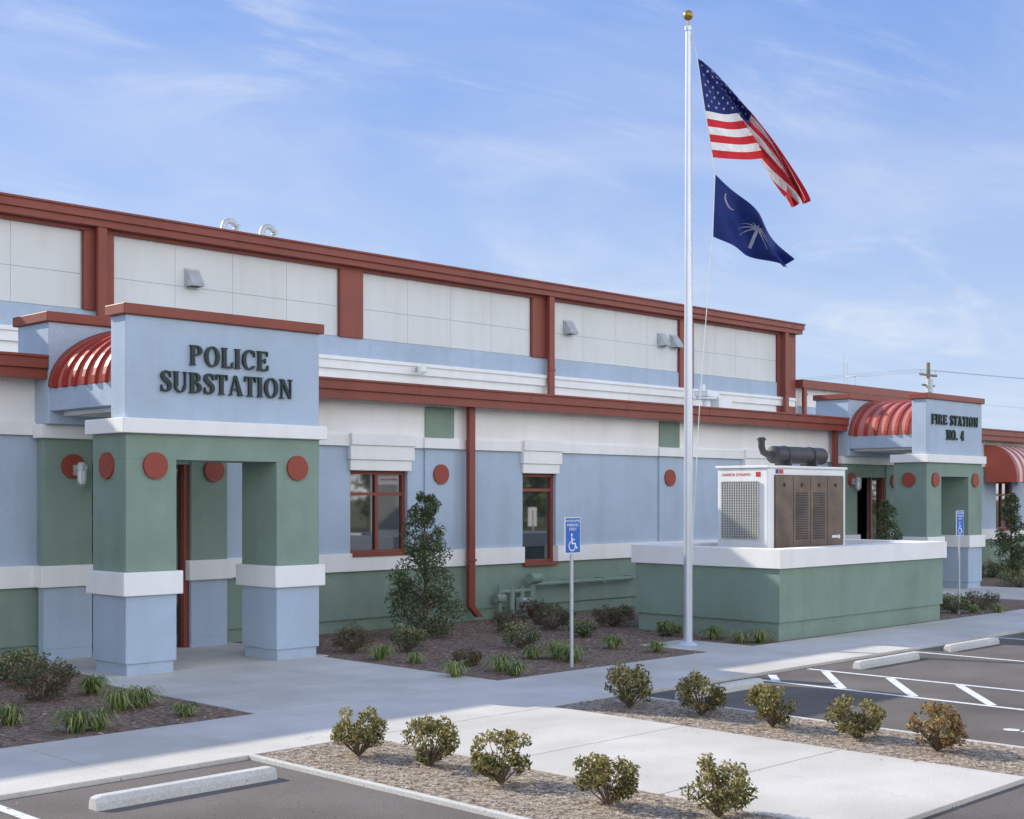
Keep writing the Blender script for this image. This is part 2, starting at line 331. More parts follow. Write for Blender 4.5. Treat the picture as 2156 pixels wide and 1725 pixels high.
def portico(x0,x1,tag,pw=.80):
    p=lambda n:n+'_'+tag
    F=17.0; DP=.93
    for nm,a,b,y0,y1 in (('pillar_front_l',x0,x0+pw,F,F+DP),('pillar_front_r',x1-pw,x1,F,F+DP),('pier_rear_l',x0+.03,x0+.83,19.50,WY-.071),('pier_rear_r',x1-.73,x1-.03,19.50,WY-.071)):
        mb=MB(); e=.03 if 'front' in nm else .0; yb=y1 if 'rear' in nm else y1-e
        mb.box(a+e,b-e,y0+e,yb,-.05,.16,'blue')
        mb.box(a,b,y0,y1,.16,1.11,'blue'); mb.box(a,b,y0,y1,1.44,3.38 if 'rear' in nm else 3.02,'green')
        mb.obj(p(nm),B,bevel=.008)
        bx(p(nm+'_band'),a-.07,b+.07,y0-.07,(y1+.07 if 'front' in nm else y1),1.11,1.44,'white',B)
    bx(p('lintel_front'),x0,x1,F,F+DP,3.02,3.38,'green',B,0)
    bx(p('band_front'),x0-.09,x1+.09,F-.09,F+DP+.07,3.38,3.59,'white',B)
    bx(p('band_rear'),x0-.06,x1+.06,19.42,WY-.08,3.38,3.59,'white',B)
    bx(p('lintel_rear'),x0+.83,x1-.73,19.53,WY-.075,3.02,3.38,'green',B)
    bx(p('sign_block'),x0,x1,F,F+.42,3.59,5.03,'blue',B,.015)
    bx(p('sign_cap'),x0-.06,x1+.06,F-.06,F+.48,5.03,5.18,'red',B)
    bx(p('rear_block'),x0,x1,19.27,20.3,3.59,5.13,'blue',B,.015)
    bx(p('rear_cap'),x0-.06,x1+.06,19.21,20.36,5.13,5.28,'red',B)
    bx(p('beam_l'),x0+.02,x0+.24,F+.42,19.27,3.78,4.12,'blue',B); bx(p('beam_r'),x1-.24,x1-.02,F+.42,19.27,3.78,4.12,'blue',B)
    bx(p('ceiling'),x0+.24,x1-.24,F+.42,19.27,3.72,3.78,'white',B,0)
    mb=MB(); cx=(x0+x1)/2; hw=(x1-x0)/2-.02; n=28; ya,yb=F+.42,19.27
    arc=[(cx-hw*math.cos(math.pi*i/n),4.12+.97*math.sin(math.pi*i/n)) for i in range(n+1)]
    for i in range(n):
        (xa,za),(xb,zb)=arc[i],arc[i+1]; mb.face([(xa,ya,za),(xb,ya,zb),(xb,yb,zb),(xa,yb,za)],'redsalmon')
    ys=ya+.10; rw=.09
    while ys<yb-.1:
        for i in range(n):
            (xa,za),(xb,zb)=arc[i],arc[i+1]; s=1.035
            q=lambda X,Z:(cx+(X-cx)*s,4.12+(Z-4.12)*s+.0)
            A=q(xa,za);Bq=q(xb,zb)
            mb.face([(A[0],ys,A[1]),(Bq[0],ys,Bq[1]),(Bq[0],ys+rw,Bq[1]),(A[0],ys+rw,A[1])],'redrib')
            mb.face([(xa,ys,za),(xb,ys,zb),(Bq[0],ys,Bq[1]),(A[0],ys,A[1])],'redrib'); mb.face([(xa,ys+rw,za),(xb,ys+rw,zb),(Bq[0],ys+rw,Bq[1]),(A[0],ys+rw,A[1])],'redrib')
        ys+=.30
    mb.obj(p('barrel_canopy'),B)
    mb=MB(); mb.tube([(x,19.25,z+.02) for x,z in arc],.045,'red',8); mb.obj(p('canopy_flashing'),B,smooth=True)
    mb=MB()
    for xc in (x0+pw/2+.05,x1-pw/2-.03): disc(mb,xc,2.93,F,.19,'reddisc')
    disc(mb,F+.5,2.93,x0,.19,'reddisc',axis='x')
    disc(mb,x0+.5,2.96,19.5,.19,'reddisc'); disc(mb,x1-.3,2.93,19.5,.19,'reddisc')
    mb.obj(p('medallions'),B,smooth=True)
    # alcove + door
    mb=MB(); a,b=x0+.83,x1-.73
    mb.box(a+.02,b-.02,20.55,20.6,-.05,3.05,'green')
    mb.box(a+.02,a+.12,20.4,20.55,-.0,2.5,'red'); mb.box(b-.12,b-.02,20.4,20.55,0,2.5,'red'); mb.box(a+.12,b-.12,20.4,20.55,2.4,2.5,'red'); mb.box(a+.12,b-.12,20.42,20.55,2.1,2.16,'red')
    mb.box(a+.12,b-.12,20.5,20.54,0,2.4,'glass'); mb.box((a+b)/2-.04,(a+b)/2+.04,20.44,20.5,0,2.1,'red'); mb.tube([((a+b)/2+.1,20.42,.9),((a+b)/2+.1,20.42,1.3)],.015,'galv',6)
    mb.obj(p('entrance_door'),B)
    bx(p('door_frame_post'),b-.10,b-.004,19.56,19.72,.0,3.018,'red',B,.006)
    mb=MB(); mb.box(b-.55,b-.104,19.66,19.68,.05,2.95,'glass'); mb.box(b-.62,b-.551,19.63,19.70,0,3.018,'red'); mb.obj(p('side_light'),B)
    # jar light
    mb=MB(); x=x0+.55;y=19.46
    mb.box(x-.06,x+.06,y-.04,y,2.82,2.98,'galv'); mb.tube([(x,y-.02,2.9),(x,y-.16,2.93)],.03,'galv',8)
    mb.tube([(x,y-.16,3.02),(x,y-.16,2.96),(x,y-.16,2.90)],[.05,.085,.085],'galv',14); mb.tube([(x,y-.16,2.90),(x,y-.16,2.74),(x,y-.16,2.68)],[.06,.06,.03],'signwhite',14)
    for k in range(6):
        a=k*math.pi/3; mb.tube([(x+.075*math.cos(a),y-.16+.075*math.sin(a),2.9),(x+.07*math.cos(a),y-.16+.07*math.sin(a),2.70),(x,y-.16,2.64)],.006,'galv',5)
    mb.obj(p('jar_light'),B,smooth=True)
portico(P1[0],P1[1],'police'); portico(P2[0],P2[1],'fire')
text('lettering_police','POLICE',11.245,4.385,.29,1.37,17.0,B); text('lettering_substation','SUBSTATION',11.23,3.985,.295,2.28,17.0,B)
text('lettering_fire_station','FIRE STATION',33.95,4.38,.265,2.6,17.0,B,gap=.13); text('lettering_no_4','NO. 4',33.95,3.99,.265,1.0,17.0,B,gap=.13)
# striped awning
mb=MB(); a,b=41.4,44.0; n=10; ns=12
for k in range(ns):
    xa=a+(b-a)*k/ns; xb=a+(b-a)*(k+1)/ns; m_='redrib' if k%2==0 else 'redlight'
    for i in range(n):
        f=lambda i:(WY-.05-1.05*math.sin(math.pi/2*i/n), 3.15+1.0*math.cos(math.pi/2*i/n))
        (y0,z0),(y1,z1)=f(i),f(i+1); mb.face([(xa,y0,z0),(xb,y0,z0),(xb,y1,z1),(xa,y1,z1)],m_)
    mb.face([(xa,WY-1.1,3.15),(xb,WY-1.1,3.15),(xb,WY-1.1,2.95),(xa,WY-1.1,2.95)],m_)
for X in (a,b): mb.face([(X,WY-.05,2.95)]+[(X,WY-.05-1.05*math.sin(math.pi/2*i/n),3.15+1.0*math.cos(math.pi/2*i/n)) for i in range(n+1)]+[(X,WY-1.1,2.95)],'redroof')
mb.obj('window_awning',B)

# gas meter piping
G=empty('gas_meter_piping',(20.6,19.6,0)); mb=MB(); y=19.55
mb.tube([(20.35,y,.66),(23.8,y,.66)],.045,'green',8); mb.tube([(20.35,y,.3),(20.35,y,.85)],.07,'green',10); mb.tube([(20.2,y-.08,.8),(20.5,y-.08,.8)],.11,'green',12)
mb.tube([(19.4,y,.0),(19.4,y,.72)],.04,'green',8); mb.tube([(19.4,y,.55),(20.35,y,.55)],.04,'green',8); mb.tube([(19.75,y,.1),(19.75,y,.62)],.06,'green',8); mb.tube([(20.05,y,.1),(20.05,y,.62)],.05,'green',8)
mb.tube([(19.28,y,.42),(19.52,y,.42)],.09,'green',12)
for x in (21.5,22.6,23.6): mb.box(x-.03,x+.03,y-.05,WY,.6,.72,'green')
mb.obj('pipes',G,smooth=True); mb=MB(); mb.box(19.95,20.22,y-.15,y+.1,.12,.4,'galv'); mb.obj('meter_box',G,bevel=.03)

# ---------------------------------------------------------------- ENCLOSURE + GENERATOR
E=empty('generator_enclosure_wall',(22.8,14.7,0))
ex0,ex1,ey0,ey1=19.85,25.75,13.15,16.35; th=.3
def ring(mb,x0,x1,y0,y1,t,z0,z1,k):
    mb.box(x0,x1,y0,y0+t,z0,z1,k); mb.box(x0,x1,y1-t,y1,z0,z1,k); mb.box(x0,x0+t,y0+t,y1-t,z0,z1,k); mb.box(x1-t,x1,y0+t,y1-t,z0,z1,k)
mb=MB(); ring(mb,ex0+.04,ex1-.04,ey0+.04,ey1-.04,th-.04,-.05,.31,'green'); ring(mb,ex0,ex1,ey0,ey1,th,.31,1.25,'green'); mb.obj('stucco_wall',E)
mb=MB(); ring(mb,ex0-.06,ex1+.06,ey0-.06,ey1+.06,th+.12,1.25,1.58,'white'); mb.obj('wall_cap',E)
Gn=empty('standby_generator',(22.4,14.6,0)); gx0,gx1,gy0,gy1=20.98,23.68,14.15,15.28; gz0,gz1=1.47,3.02
mb=MB(); mb.box(gx0+.1,gx1-.1,gy0+.1,gy1-.1,0,gz0-.08,'kerb'); mb.box(gx0,gx1,gy0,gy1,gz0-.08,gz0,'galv'); mb.obj('base_tank',Gn)
mb=MB(); mb.box(gx0,gx1,gy0,gy1,gz0,gz1,'gwhite'); mb.obj('cabinet',Gn,bevel=.02)
mb=MB(); mb.box(gx0-.03,gx1+.03,gy0-.03,gy1+.03,gz1,gz1+.05,'gwhite'); mb.obj('roof_lip',Gn,bevel=.01)
mb=MB(); x=gx0-.012
mb.box(gx0-.02,gx0-.001,gy0+.2,gy1-.12,gz0+.25,gz1-.25,'dark')
ny=15
for k in range(ny+1):
    yy=gy0+.2+(gy1-gy0-.32)*k/ny; mb.box(gx0-.04,gx0-.021,yy-.012,yy+.012,gz0+.25,gz1-.25,'mesh')
for k in range(23):
    zz=gz0+.25+(gz1-gz0-.5)*k/22; mb.box(gx0-.036,gx0-.0205,gy0+.2,gy1-.12,zz-.009,zz+.009,'mesh')
mb.obj('intake_grille',Gn)
mb=MB(); y=gy0; ax,bx_=gx0+.2,gx1-.12
mb.box(ax,bx_,y-.02,y-.001,gz0+.07,gz1-.12,'bronze'); n=4; w=(bx_-ax)/n
for k in range(n):
    mb.box(ax+k*w+.008,ax+(k+1)*w-.008,y-.032,y-.021,gz0+.1,gz1-.15,'bronze')
    mb.box(ax+k*w+w*.5-.025,ax+k*w+w*.5+.025,y-.05,y-.033,gz1-.34,gz1-.27,'black')
for k in (1,2):
    for j in range(20):
        zz=gz0+.22+j*.045; mb.prism([(ax+k*w+.1,zz),(ax+(k+1)*w-.1,zz),(ax+(k+1)*w-.1,zz+.025),(ax+k*w+.1,zz+.025)],y-.042,y-.0325,'black')
mb.box(gx1-.55,gx1-.35,y-.037,y-.0322,gz0+.22,gz0+.27,'signwhite')
mb.tube([(gx1-.3,y-.033,gz0+.24),(gx1-.3,y-.039,gz0+.24)],.04,'signwhite',14)
mb.obj('access_doors',Gn)
mb=MB()
mb.box(gx0-.006,gx0-.001,gy0+.16,gy0+.26,gz1-.16,gz1-.07,'logored')
mb.box(gx0+.25,gx0+.34,gy0-.006,gy0-.0,gz1-.1,gz1-.02,'logoblue'); mb.box(gx0+.36,gx0+.5,gy0-.006,gy0,gz1-.1,gz1-.02,'logored'); mb.obj('maker_marks',Gn)
def sanstext(name,s,loc,rot,size,k,parent,ext=.001):
    c=D.curves.new(name,'FONT'); c.body=s; c.size=size; c.extrude=ext; c.align_x='CENTER'; c.align_y='CENTER'; c.materials.append(M[k])
    o=D.objects.new(name,c); COL.objects.link(o); o.location=loc; o.rotation_euler=rot
    o.parent=parent; o.matrix_parent_inverse=Matrix.Translation(-Vector(parent.location)); return o
sanstext('maker_name','HARBOR DYNAMO',(gx0-.004,gy0+.70,gz1-.12),(math.radians(90),0,math.radians(-90)),.075,'logored',Gn)
mb=MB(); y=14.75; z=3.30
mb.tube([(22.0,y,z),(22.03,y,z),(22.05,y,z),(23.75,y,z),(23.78,y,z),(23.8,y,z)],[.10,.15,.17,.17,.15,.10],'black',24)
mb.tube([(22.05,y,z),(21.85,y,z),(21.72,y,z+.04),(21.66,y,z+.14),(21.66,y,z+.32)],.065,'black',14); mb.tube([(21.66,y,z+.26),(21.66,y,z+.30)],.085,'black',14)
for x in (22.4,23.3): mb.box(x-.03,x+.03,y-.18,y+.18,gz1+.05,z-.1,'black'); mb.tube([(x-.02,y,z),(x+.02,y,z)],.18,'black',24)
mb.obj('exhaust_muffler',Gn,smooth=True)

# ---------------------------------------------------------------- GROUND
def sheet(name,x0,x1,y0,y1,z,k):
    m=MB(); m.face([(x0,y0,z),(x1,y0,z),(x1,y1,z),(x0,y1,z)],k); return m.obj(name,recalc=False)
sheet('ground',-900,900,-900,900,-.12,'grass')
AZ=-.04
sheet('asphalt_parking_lot',-40,90,-22,10.98,AZ,'asphalt')
sheet('mulch_bed',XL,56,13.03,WY+.03,-.012,'mulch')
def slabs(name,xs,ys,z,th=.14,gap=.005,k='concrete'):
    m=MB()
    for i in range(len(xs)-1):
        for j in range(len(ys)-1): m.box(xs[i]+gap,xs[i+1]-gap,ys[j]+gap,ys[j+1]-gap,z-th,z,k)
    m.box(xs[0]+.02,xs[-1]-.02,ys[0]+.02,ys[-1]-.02,z-th-.01,z-.02,'joint')
    return m.obj(name,bevel=.006)
xs=[XL+1.55*i for i in range(int((60-XL)/1.55)+1)]
slabs('sidewalk',xs,[11.0,13.05],0)
slabs('entrance_walk',[9.0,10.3,11.6,12.92],[13.055,14.4,15.7,17.0],.0)
slabs('entrance_walk',[9.3,11.2,13.1],[17.004,18.5,20.4],.0)
slabs('entrance_walk',[31.9,33.3,34.7,36.0],[13.055,14.4,15.7,17.0],.0)
slabs('entrance_walk',[32.1,34.0,35.9],[17.004,18.5,20.4],.0)
slabs('walkway',[8.95,10.37,11.8],[5.2,7.1,9.05,10.995],0,gap=.008)
slabs('flagpole_pad',[17.7,18.9],[13.055,14.5],0)
def bed(x0,x1,y0,y1):
    m=MB(); m.box(x0,x1,y0,y1,-.1,-.008,'straw'); return m.obj('shrub_bed')
bed(7.56,8.95,5.2,10.995); bed(11.80,13.15,5.2,10.995)
m=MB(); m.box(7.50,7.557,5.05,10.995,-.1,.006,'kerb'); m.obj('kerb',bevel=.01)
m=MB(); m.box(13.153,13.21,5.05,10.995,-.1,.0,'kerb'); m.obj('kerb',bevel=.01)
# paint
mb=MB(); PZ=AZ+.004
def stripe(x0,y0,x1,y1,w=.1):
    d=Vector((x1-x0,y1-y0,0)).normalized(); n=Vector((-d.y,d.x,0))*w/2
    a=Vector((x0,y0,PZ));b=Vector((x1,y1,PZ)); mb.face([a-n,b-n,b+n,a+n],'paint')
for x in (15.7,17.2,20.3,23.4,26.5,29.6,32.7,4.9,1.8,-1.3): stripe(x,5.6,x,10.9)
for k in range(6):
    ya=11.6-k*1.03
    x1_,y1_=17.13,ya; x0_,y0_=15.77,ya-1.1
    if y1_>10.9: x1_=15.77+(17.13-15.77)*(10.9-y0_)/1.1; y1_=10.9
    stripe(x0_,y0_,x1_,y1_,.12)
mb.obj('parking_lot_markings',recalc=False)
def symbol():
    q=[]
    q+= [p for p in ARC(.42,.90,.075,.075,0,360,14,T=.075,t=.075)]
    q+= ARC(.45,.30,.29,.29,115,395,24,T=.06,t=.06)
    def seg(x0,y0,x1,y1,w=.07):
        l=math.hypot(x1-x0,y1-y0); nx,ny=-(y1-y0)/l*w/2,(x1-x0)/l*w/2
        return [[(x0-nx,y0-ny),(x1-nx,y1-ny),(x1+nx,y1+ny),(x0+nx,y0+ny)]]
    q+=seg(.42,.80,.44,.42,.09)+seg(.43,.64,.66,.64,.055)+seg(.42,.43,.72,.43,.075)+seg(.70,.45,.82,.14,.075)+seg(.80,.16,.92,.20,.06)
    return q
for cx in (14.35,18.75,21.85):
    mb=MB()
    for i,q in enumerate(symbol()): mb.face([(cx+(x-.5)*1.2,5.4+y*1.2,PZ+(.0004*(i%9))) for x,y in q],'paint')
    mb.obj('painted_wheelchair_symbol',recalc=False)
# wheel stops
for x,y in ((6.28,10.12),(14.35,10.4),(18.6,10.4),(21.6,10.5),(24.9,10.45),(2.9,10.1)):
    m=MB(); L_=.88; pr=[(-.08,0),(-.075,.06),(-.05,.11),(.05,.11),(.075,.06),(.08,0)]
    n=len(pr); b=[(xx,yy,zz) for xx in (-L_,-L_+.05,L_-.05,L_) for yy,zz in pr]
    b=[(xx,yy*(.9 if abs(xx)==L_ else 1),zz*(.88 if abs(xx)==L_ else 1)) for xx,yy,zz in b]
    m.v=b; k=m.mi('kerb')
    for s in range(3):
        for i in range(n-1): m.f.append((s*n+i,s*n+i+1,(s+1)*n+i+1,(s+1)*n+i)); m.m.append(k)
    m.f.append(tuple(range(n))); m.m.append(k); m.f.append(tuple(range(3*n,4*n))); m.m.append(k)
    o=m.obj('wheel_stop',loc=(x,y,AZ),bevel=.008)

# ---------------------------------------------------------------- SIGNS
def hsign(x,y):
    S=empty('handicap_parking_sign',(x,y,0)); w=.17;z0,z1=1.66,2.19
    m=MB(); m.box(x-.025,x+.025,y,y+.03,-.1,2.12,'galv'); m.obj('post',S,bevel=.004)
    m=MB(); m.box(x-w,x+w,y-.008,y-.001,z0,z1,'signwhite'); m.box(x-w+.012,x+w-.012,y-.011,y-.0085,z0+.012,z1-.012,'signblue'); m.obj('panel',S)
    m=MB()
    for i,q in enumerate(symbol()): m.face([(x+(a-.52)*.26,y-.0125-.0002*(i%9),z0+.03+b*.27) for a,b in q],'signwhite')
    m.obj('wheelchair_symbol',S)
    for i,(t,zz) in enumerate((('HANDICAPPED',z1-.055),('PARKING',z1-.115),('ONLY',z1-.175))):
        sanstext('text_%d'%(i+1),t,(x,y-.0125,zz),(math.radians(90),0,0),.05 if i==0 else .06,'signwhite',S)
hsign(14.75,13.35); hsign(27.3,13.55)

# ---------------------------------------------------------------- FLAGPOLE
FX,FY=18.32,13.95; K=124.8
FP=empty('flagpole',(FX,FY,0))
m=MB(); m.tube([(FX,FY,-.05),(FX,FY,5),(FX,FY,10.35)],[.078,.066,.045],'alu',20); m.tube([(FX,FY,0),(FX,FY,.03),(FX,FY,.06)],[.19,.17,.09],'alu',24); m.tube([(FX,FY,10.35),(FX,FY,10.42)],.06,'alu',14); m.tube([(FX,FY,10.42),(FX,FY,10.56)],.015,'gold',8)
m.box(FX+.06,FX+.12,FY-.02,FY+.02,1.38,1.42,'alu'); m.obj('pole',FP,smooth=True)
m=MB(); r=.085; m.tube([(FX,FY,10.61-r*math.cos(math.pi*i/14)) for i in range(15)],[max(.001,r*math.sin(math.pi*i/14)) for i in range(15)],'gold',20); m.obj('ball_finial',FP,smooth=True)
W=Vector((.78,-.626,0)).normalized(); NRM=Vector((-.626,-.78,0))
def fpos(px,py,n): 
    a=(px-1449)/K; return Vector((FX,FY,2.5+(1045-py)/K))+W*a+NRM*n
lp=lambda a,b,t:(a[0]+(b[0]-a[0])*t,a[1]+(b[1]-a[1])*t)
def us(u,v):
    h=lp((1502,330),(1468,118),v); c=lp((1622,326),(1480,132),v); e=lp((1680,424),(1709,420),v); uc=.48+(.04-.48)*v
    if u<uc:
        s=u/uc; p=lp(h,c,s); p=(p[0],p[1]+5*math.sin(math.pi*s)*(1-v)); n=.06*math.sin(s*6+v*3)*s
    else:
        s=(u-uc)/(1-uc); p=lp(c,e,s); o=math.sin(math.pi*min(1,s*1.0))**.7*(26*(v**1.2))
        o+= 9*math.sin(12*v+s*2)*math.sin(math.pi*s)
        p=(p[0]+o*.8+5*math.sin(7*s+6*v)*s,p[1]-o*.55)
        n=.05*math.sin(5+v*2)+ .20*math.sin(v*16+s*3)*min(1,s*3)+.05*s-.15*min(1,s*5)*(1-v)
    return fpos(p[0],p[1],n)
nu,nv=60,52; m=MB()
F_=empty('american_flag',(FX+.2,FY-.1,8.6))
V=[[us(i/nu,j/nv) for j in range(nv+1)] for i in range(nu+1)]
m.v=[tuple(V[i][j]) for i in range(nu+1) for j in range(nv+1)]
for i in range(nu):
    for j in range(nv):
        m.f.append((i*(nv+1)+j,(i+1)*(nv+1)+j,(i+1)*(nv+1)+j+1,i*(nv+1)+j+1))
        k='fb' if (i<24 and j>=24) else ('fr' if (j//4)%2==0 else 'fw'); m.m.append(m.mi(k))
m.obj('cloth',F_,smooth=True,recalc=False)
m=MB()
def nrm(f,u,v):
    a=f(min(1,u+.01),v)-f(max(0,u-.01),v); b=f(u,min(1,v+.01))-f(u,max(0,v-.01)); q=a.cross(b)
    return q.normalized() if q.length>1e-9 else NRM
for row in range(9):
    for c in range(6 if row%2==0 else 5):
        uu=.4*((c*2+1+(row%2))/12); vv=.4615+.5385*((9-row)/10.0)
        for sg in (1,-1):
            pts=[]
            for k in range(10):
                a=math.pi/2+k*math.pi/5; rr=.017 if k%2==0 else .007
                u2=uu+rr*math.cos(a)*.62; v2=vv+rr*math.sin(a)*1.15
                pts.append(us(u2,v2)+nrm(us,uu,vv)*.006*sg)
            cc=us(uu,vv)+nrm(us,uu,vv)*.006*sg
            for k in range(10): m.face([cc,pts[k],pts[(k+1)%10]],'fw')
m.obj('stars',F_,recalc=False)
def sc(u,v):
    top=lp((1508,366),(1673,543),u); top=(top[0]+8*math.sin(math.pi*u),top[1]-5*math.sin(math.pi*u))
    bot=lp((1502,497),(1661,562),u); bot=(bot[0],bot[1]+3*math.sin(math.pi*u))
    p=lp(bot,top,v); n=.14*math.sin(u*9+v*4)*min(1,u*2)+.06*math.sin(v*9)*u
    return fpos(p[0]+4*math.sin(u*9+v*5)*u,p[1],n)
S_=empty('south_carolina_flag',(FX+.5,FY-.3,7)); nu,nv=40,26; m=MB()
m.v=[tuple(sc(i/nu,j/nv)) for i in range(nu+1) for j in range(nv+1)]
for i in range(nu):
    for j in range(nv): m.f.append((i*(nv+1)+j,(i+1)*(nv+1)+j,(i+1)*(nv+1)+j+1,i*(nv+1)+j+1)); m.m.append(m.mi('fs'))
m.obj('cloth',S_,smooth=True,recalc=False)
m=MB()
def dev(q):
    for sg in (1,-1): m.face([sc(min(1,max(0,u)),min(1,max(0,v)))+nrm(sc,u,v)*.007*sg for u,v in q],'fd')
for k in range(14):
    a0=math.radians(130+k*200/14); a1=math.radians(130+(k+1)*200/14)
    th=lambda a:.055*math.sin((a-math.radians(130))/math.radians(200)*math.pi)
    O=lambda a,r:(.19+r*math.cos(a)*.62,.78+r*math.sin(a)*1.0)
    dev([O(a0,.12),O(a1,.12),O(a1,.12-th(a1)),O(a0,.12-th(a0))])
dev([(.49,.18),(.53,.18),(.525,.62),(.497,.62)])
for k in range(9):
    a=math.radians(-30+k*30); 
    for s in range(4):
        def Pp(s,w):
            r=.06*s; return (.51+r*math.cos(a)*.75-math.sin(a)*w*.5,.63+r*math.sin(a)*1.1-.012*s*s+math.cos(a)*w)
        w0=.018*(1-s/5);w1=.018*(1-(s+1)/5); dev([Pp(s,-w0),Pp(s+1,-w1),Pp(s+1,w1),Pp(s,w0)])
m.obj('palmetto_and_crescent',S_,recalc=False)
m=MB()
hl=[fpos(1453,64,.02),fpos(1468,117,.0),fpos(1484,224,0),fpos(1502,331,0),fpos(1507,365,0),fpos(1502,498,0),fpos(1490,640,0),fpos(1474,850,0),fpos(1464,1040,0),fpos(1455,1185,0)]
m.tube(hl,.008,'rope',6); m.tube([(FX+.05,FY-.03,10.35),(FX+.07,FY-.05,1.4)],.006,'rope',6); m.obj('halyard',FP)

# ---------------------------------------------------------------- VEGETATION
def rv():
    while True:
        v=Vector((random.uniform(-1,1),random.uniform(-1,1),random.uniform(-1,1)))
        if .05<v.length<1: return v
def leaf(m,p,s,k,nrm_=None,asp=.55):
    a=rv().normalized(); b=a.cross(rv()).normalized(); a*=s; b*=s*asp
    m.face([p-a,p-b*.9+a*.1,p+a,p+b*.9+a*.1],k)
def pick(ws):
    r=random.random()*sum(w for _,w in ws)
    for k,w in ws:
        r-=w
        if r<=0: return k
    return ws[-1][0]
def bush(name,x,y,w,h,n,size,mats,clumps=26,z=0,seed=0,twigs=True):
    random.seed(seed*31+5); m=MB(); cs=[]
    for i in range(clumps):
        v=rv(); v=v.normalized()*(v.length**.4)
        c=Vector((v.x*w*.42,v.y*w*.42,h*.54+v.z*h*.38)); c+=rv()*w*.07; cs.append(c)
        if twigs:
            m.tube([(0,0,0),(c.x*.4+random.uniform(-.02,.02),c.y*.4,c.z*.45),tuple(c)],[.008,.006,.003],'bark',4,False)
    for i in range(n):
        c=random.choice(cs); p=c+rv()*w*.12; p.z=max(.02,p.z)
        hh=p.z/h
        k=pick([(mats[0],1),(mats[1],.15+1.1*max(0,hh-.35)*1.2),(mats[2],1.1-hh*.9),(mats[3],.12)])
        leaf(m,p,size*random.uniform(.7,1.3),k)
    return m.obj(name,loc=(x,y,z),recalc=False)
BM=['lf1','lf2','lf3','lf4']
def G(px,py):
    d=7125/(py-1045); r=(px-1078)/2850*d; return (.7034*r+.7108*d,-.7108*r+.7034*d)
i=0
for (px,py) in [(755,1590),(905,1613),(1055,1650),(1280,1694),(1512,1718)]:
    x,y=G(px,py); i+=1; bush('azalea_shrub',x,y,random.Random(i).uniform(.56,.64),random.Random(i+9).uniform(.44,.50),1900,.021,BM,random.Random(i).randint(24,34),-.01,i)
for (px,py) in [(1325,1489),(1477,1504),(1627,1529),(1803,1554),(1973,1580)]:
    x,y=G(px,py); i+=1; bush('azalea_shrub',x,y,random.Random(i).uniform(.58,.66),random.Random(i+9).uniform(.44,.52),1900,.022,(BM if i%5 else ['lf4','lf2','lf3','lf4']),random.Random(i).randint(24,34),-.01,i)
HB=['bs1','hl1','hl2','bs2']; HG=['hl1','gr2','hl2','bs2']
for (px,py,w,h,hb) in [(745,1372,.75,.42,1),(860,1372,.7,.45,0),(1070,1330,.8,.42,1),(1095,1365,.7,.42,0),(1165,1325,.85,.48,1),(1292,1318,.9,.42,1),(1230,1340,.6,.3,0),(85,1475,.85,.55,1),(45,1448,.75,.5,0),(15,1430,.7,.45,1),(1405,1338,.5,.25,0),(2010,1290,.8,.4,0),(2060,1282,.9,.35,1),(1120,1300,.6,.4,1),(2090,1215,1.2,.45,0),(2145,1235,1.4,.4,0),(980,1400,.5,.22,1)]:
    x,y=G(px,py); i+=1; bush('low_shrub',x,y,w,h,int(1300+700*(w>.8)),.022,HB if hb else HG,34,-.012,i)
def tuft(x,y,r,n,seed):
    random.seed(seed); m=MB()
    for k in range(n):
        a=random.uniform(0,6.283); l=r*random.uniform(.5,1.2); h=r*random.uniform(.35,.95); w=.005+random.random()*.004
        dx,dy=math.cos(a),math.sin(a); bx0=random.uniform(-.06,.06);by0=random.uniform(-.06,.06); kk=pick([('gr1',1),('gr2',.9),('gr3',.5)])
        pts=[(bx0,by0,0),(bx0+dx*l*.3,by0+dy*l*.3,h*.75),(bx0+dx*l*.65,by0+dy*l*.65,h*.85),(bx0+dx*l,by0+dy*l,h*.35)]
        ws=[w,w,w*.8,.001]
        for s in range(3):
            p,q=Vector(pts[s]),Vector(pts[s+1]); n_=Vector((-dy,dx,0)); m.face([p-n_*ws[s],q-n_*ws[s+1],q+n_*ws[s+1],p+n_*ws[s]],kk)
    return m.obj('liriope_clump',loc=(x,y,-.012),recalc=False)
for j,(px,py,r) in enumerate([(800,1388,.30),(872,1395,.22),(960,1425,.3),(1055,1412,.33),(1085,1420,.25),(1175,1385,.36),(1205,1392,.34),(1290,1365,.3),(1385,1372,.24),(1120,1385,.22),
      (195,1460,.30),(250,1495,.34),(300,1485,.30),(160,1540,.34),(205,1535,.30),(20,1525,.3),(390,1505,.20),(1500,1345,.3),(1560,1352,.26),(1600,1352,.28),(1990,1282,.25),(2050,1290,.25),(2100,1290,.25)]):
    x,y=G(px,py); tuft(x,y,r,random.Random(j).randint(70,160),j+50)
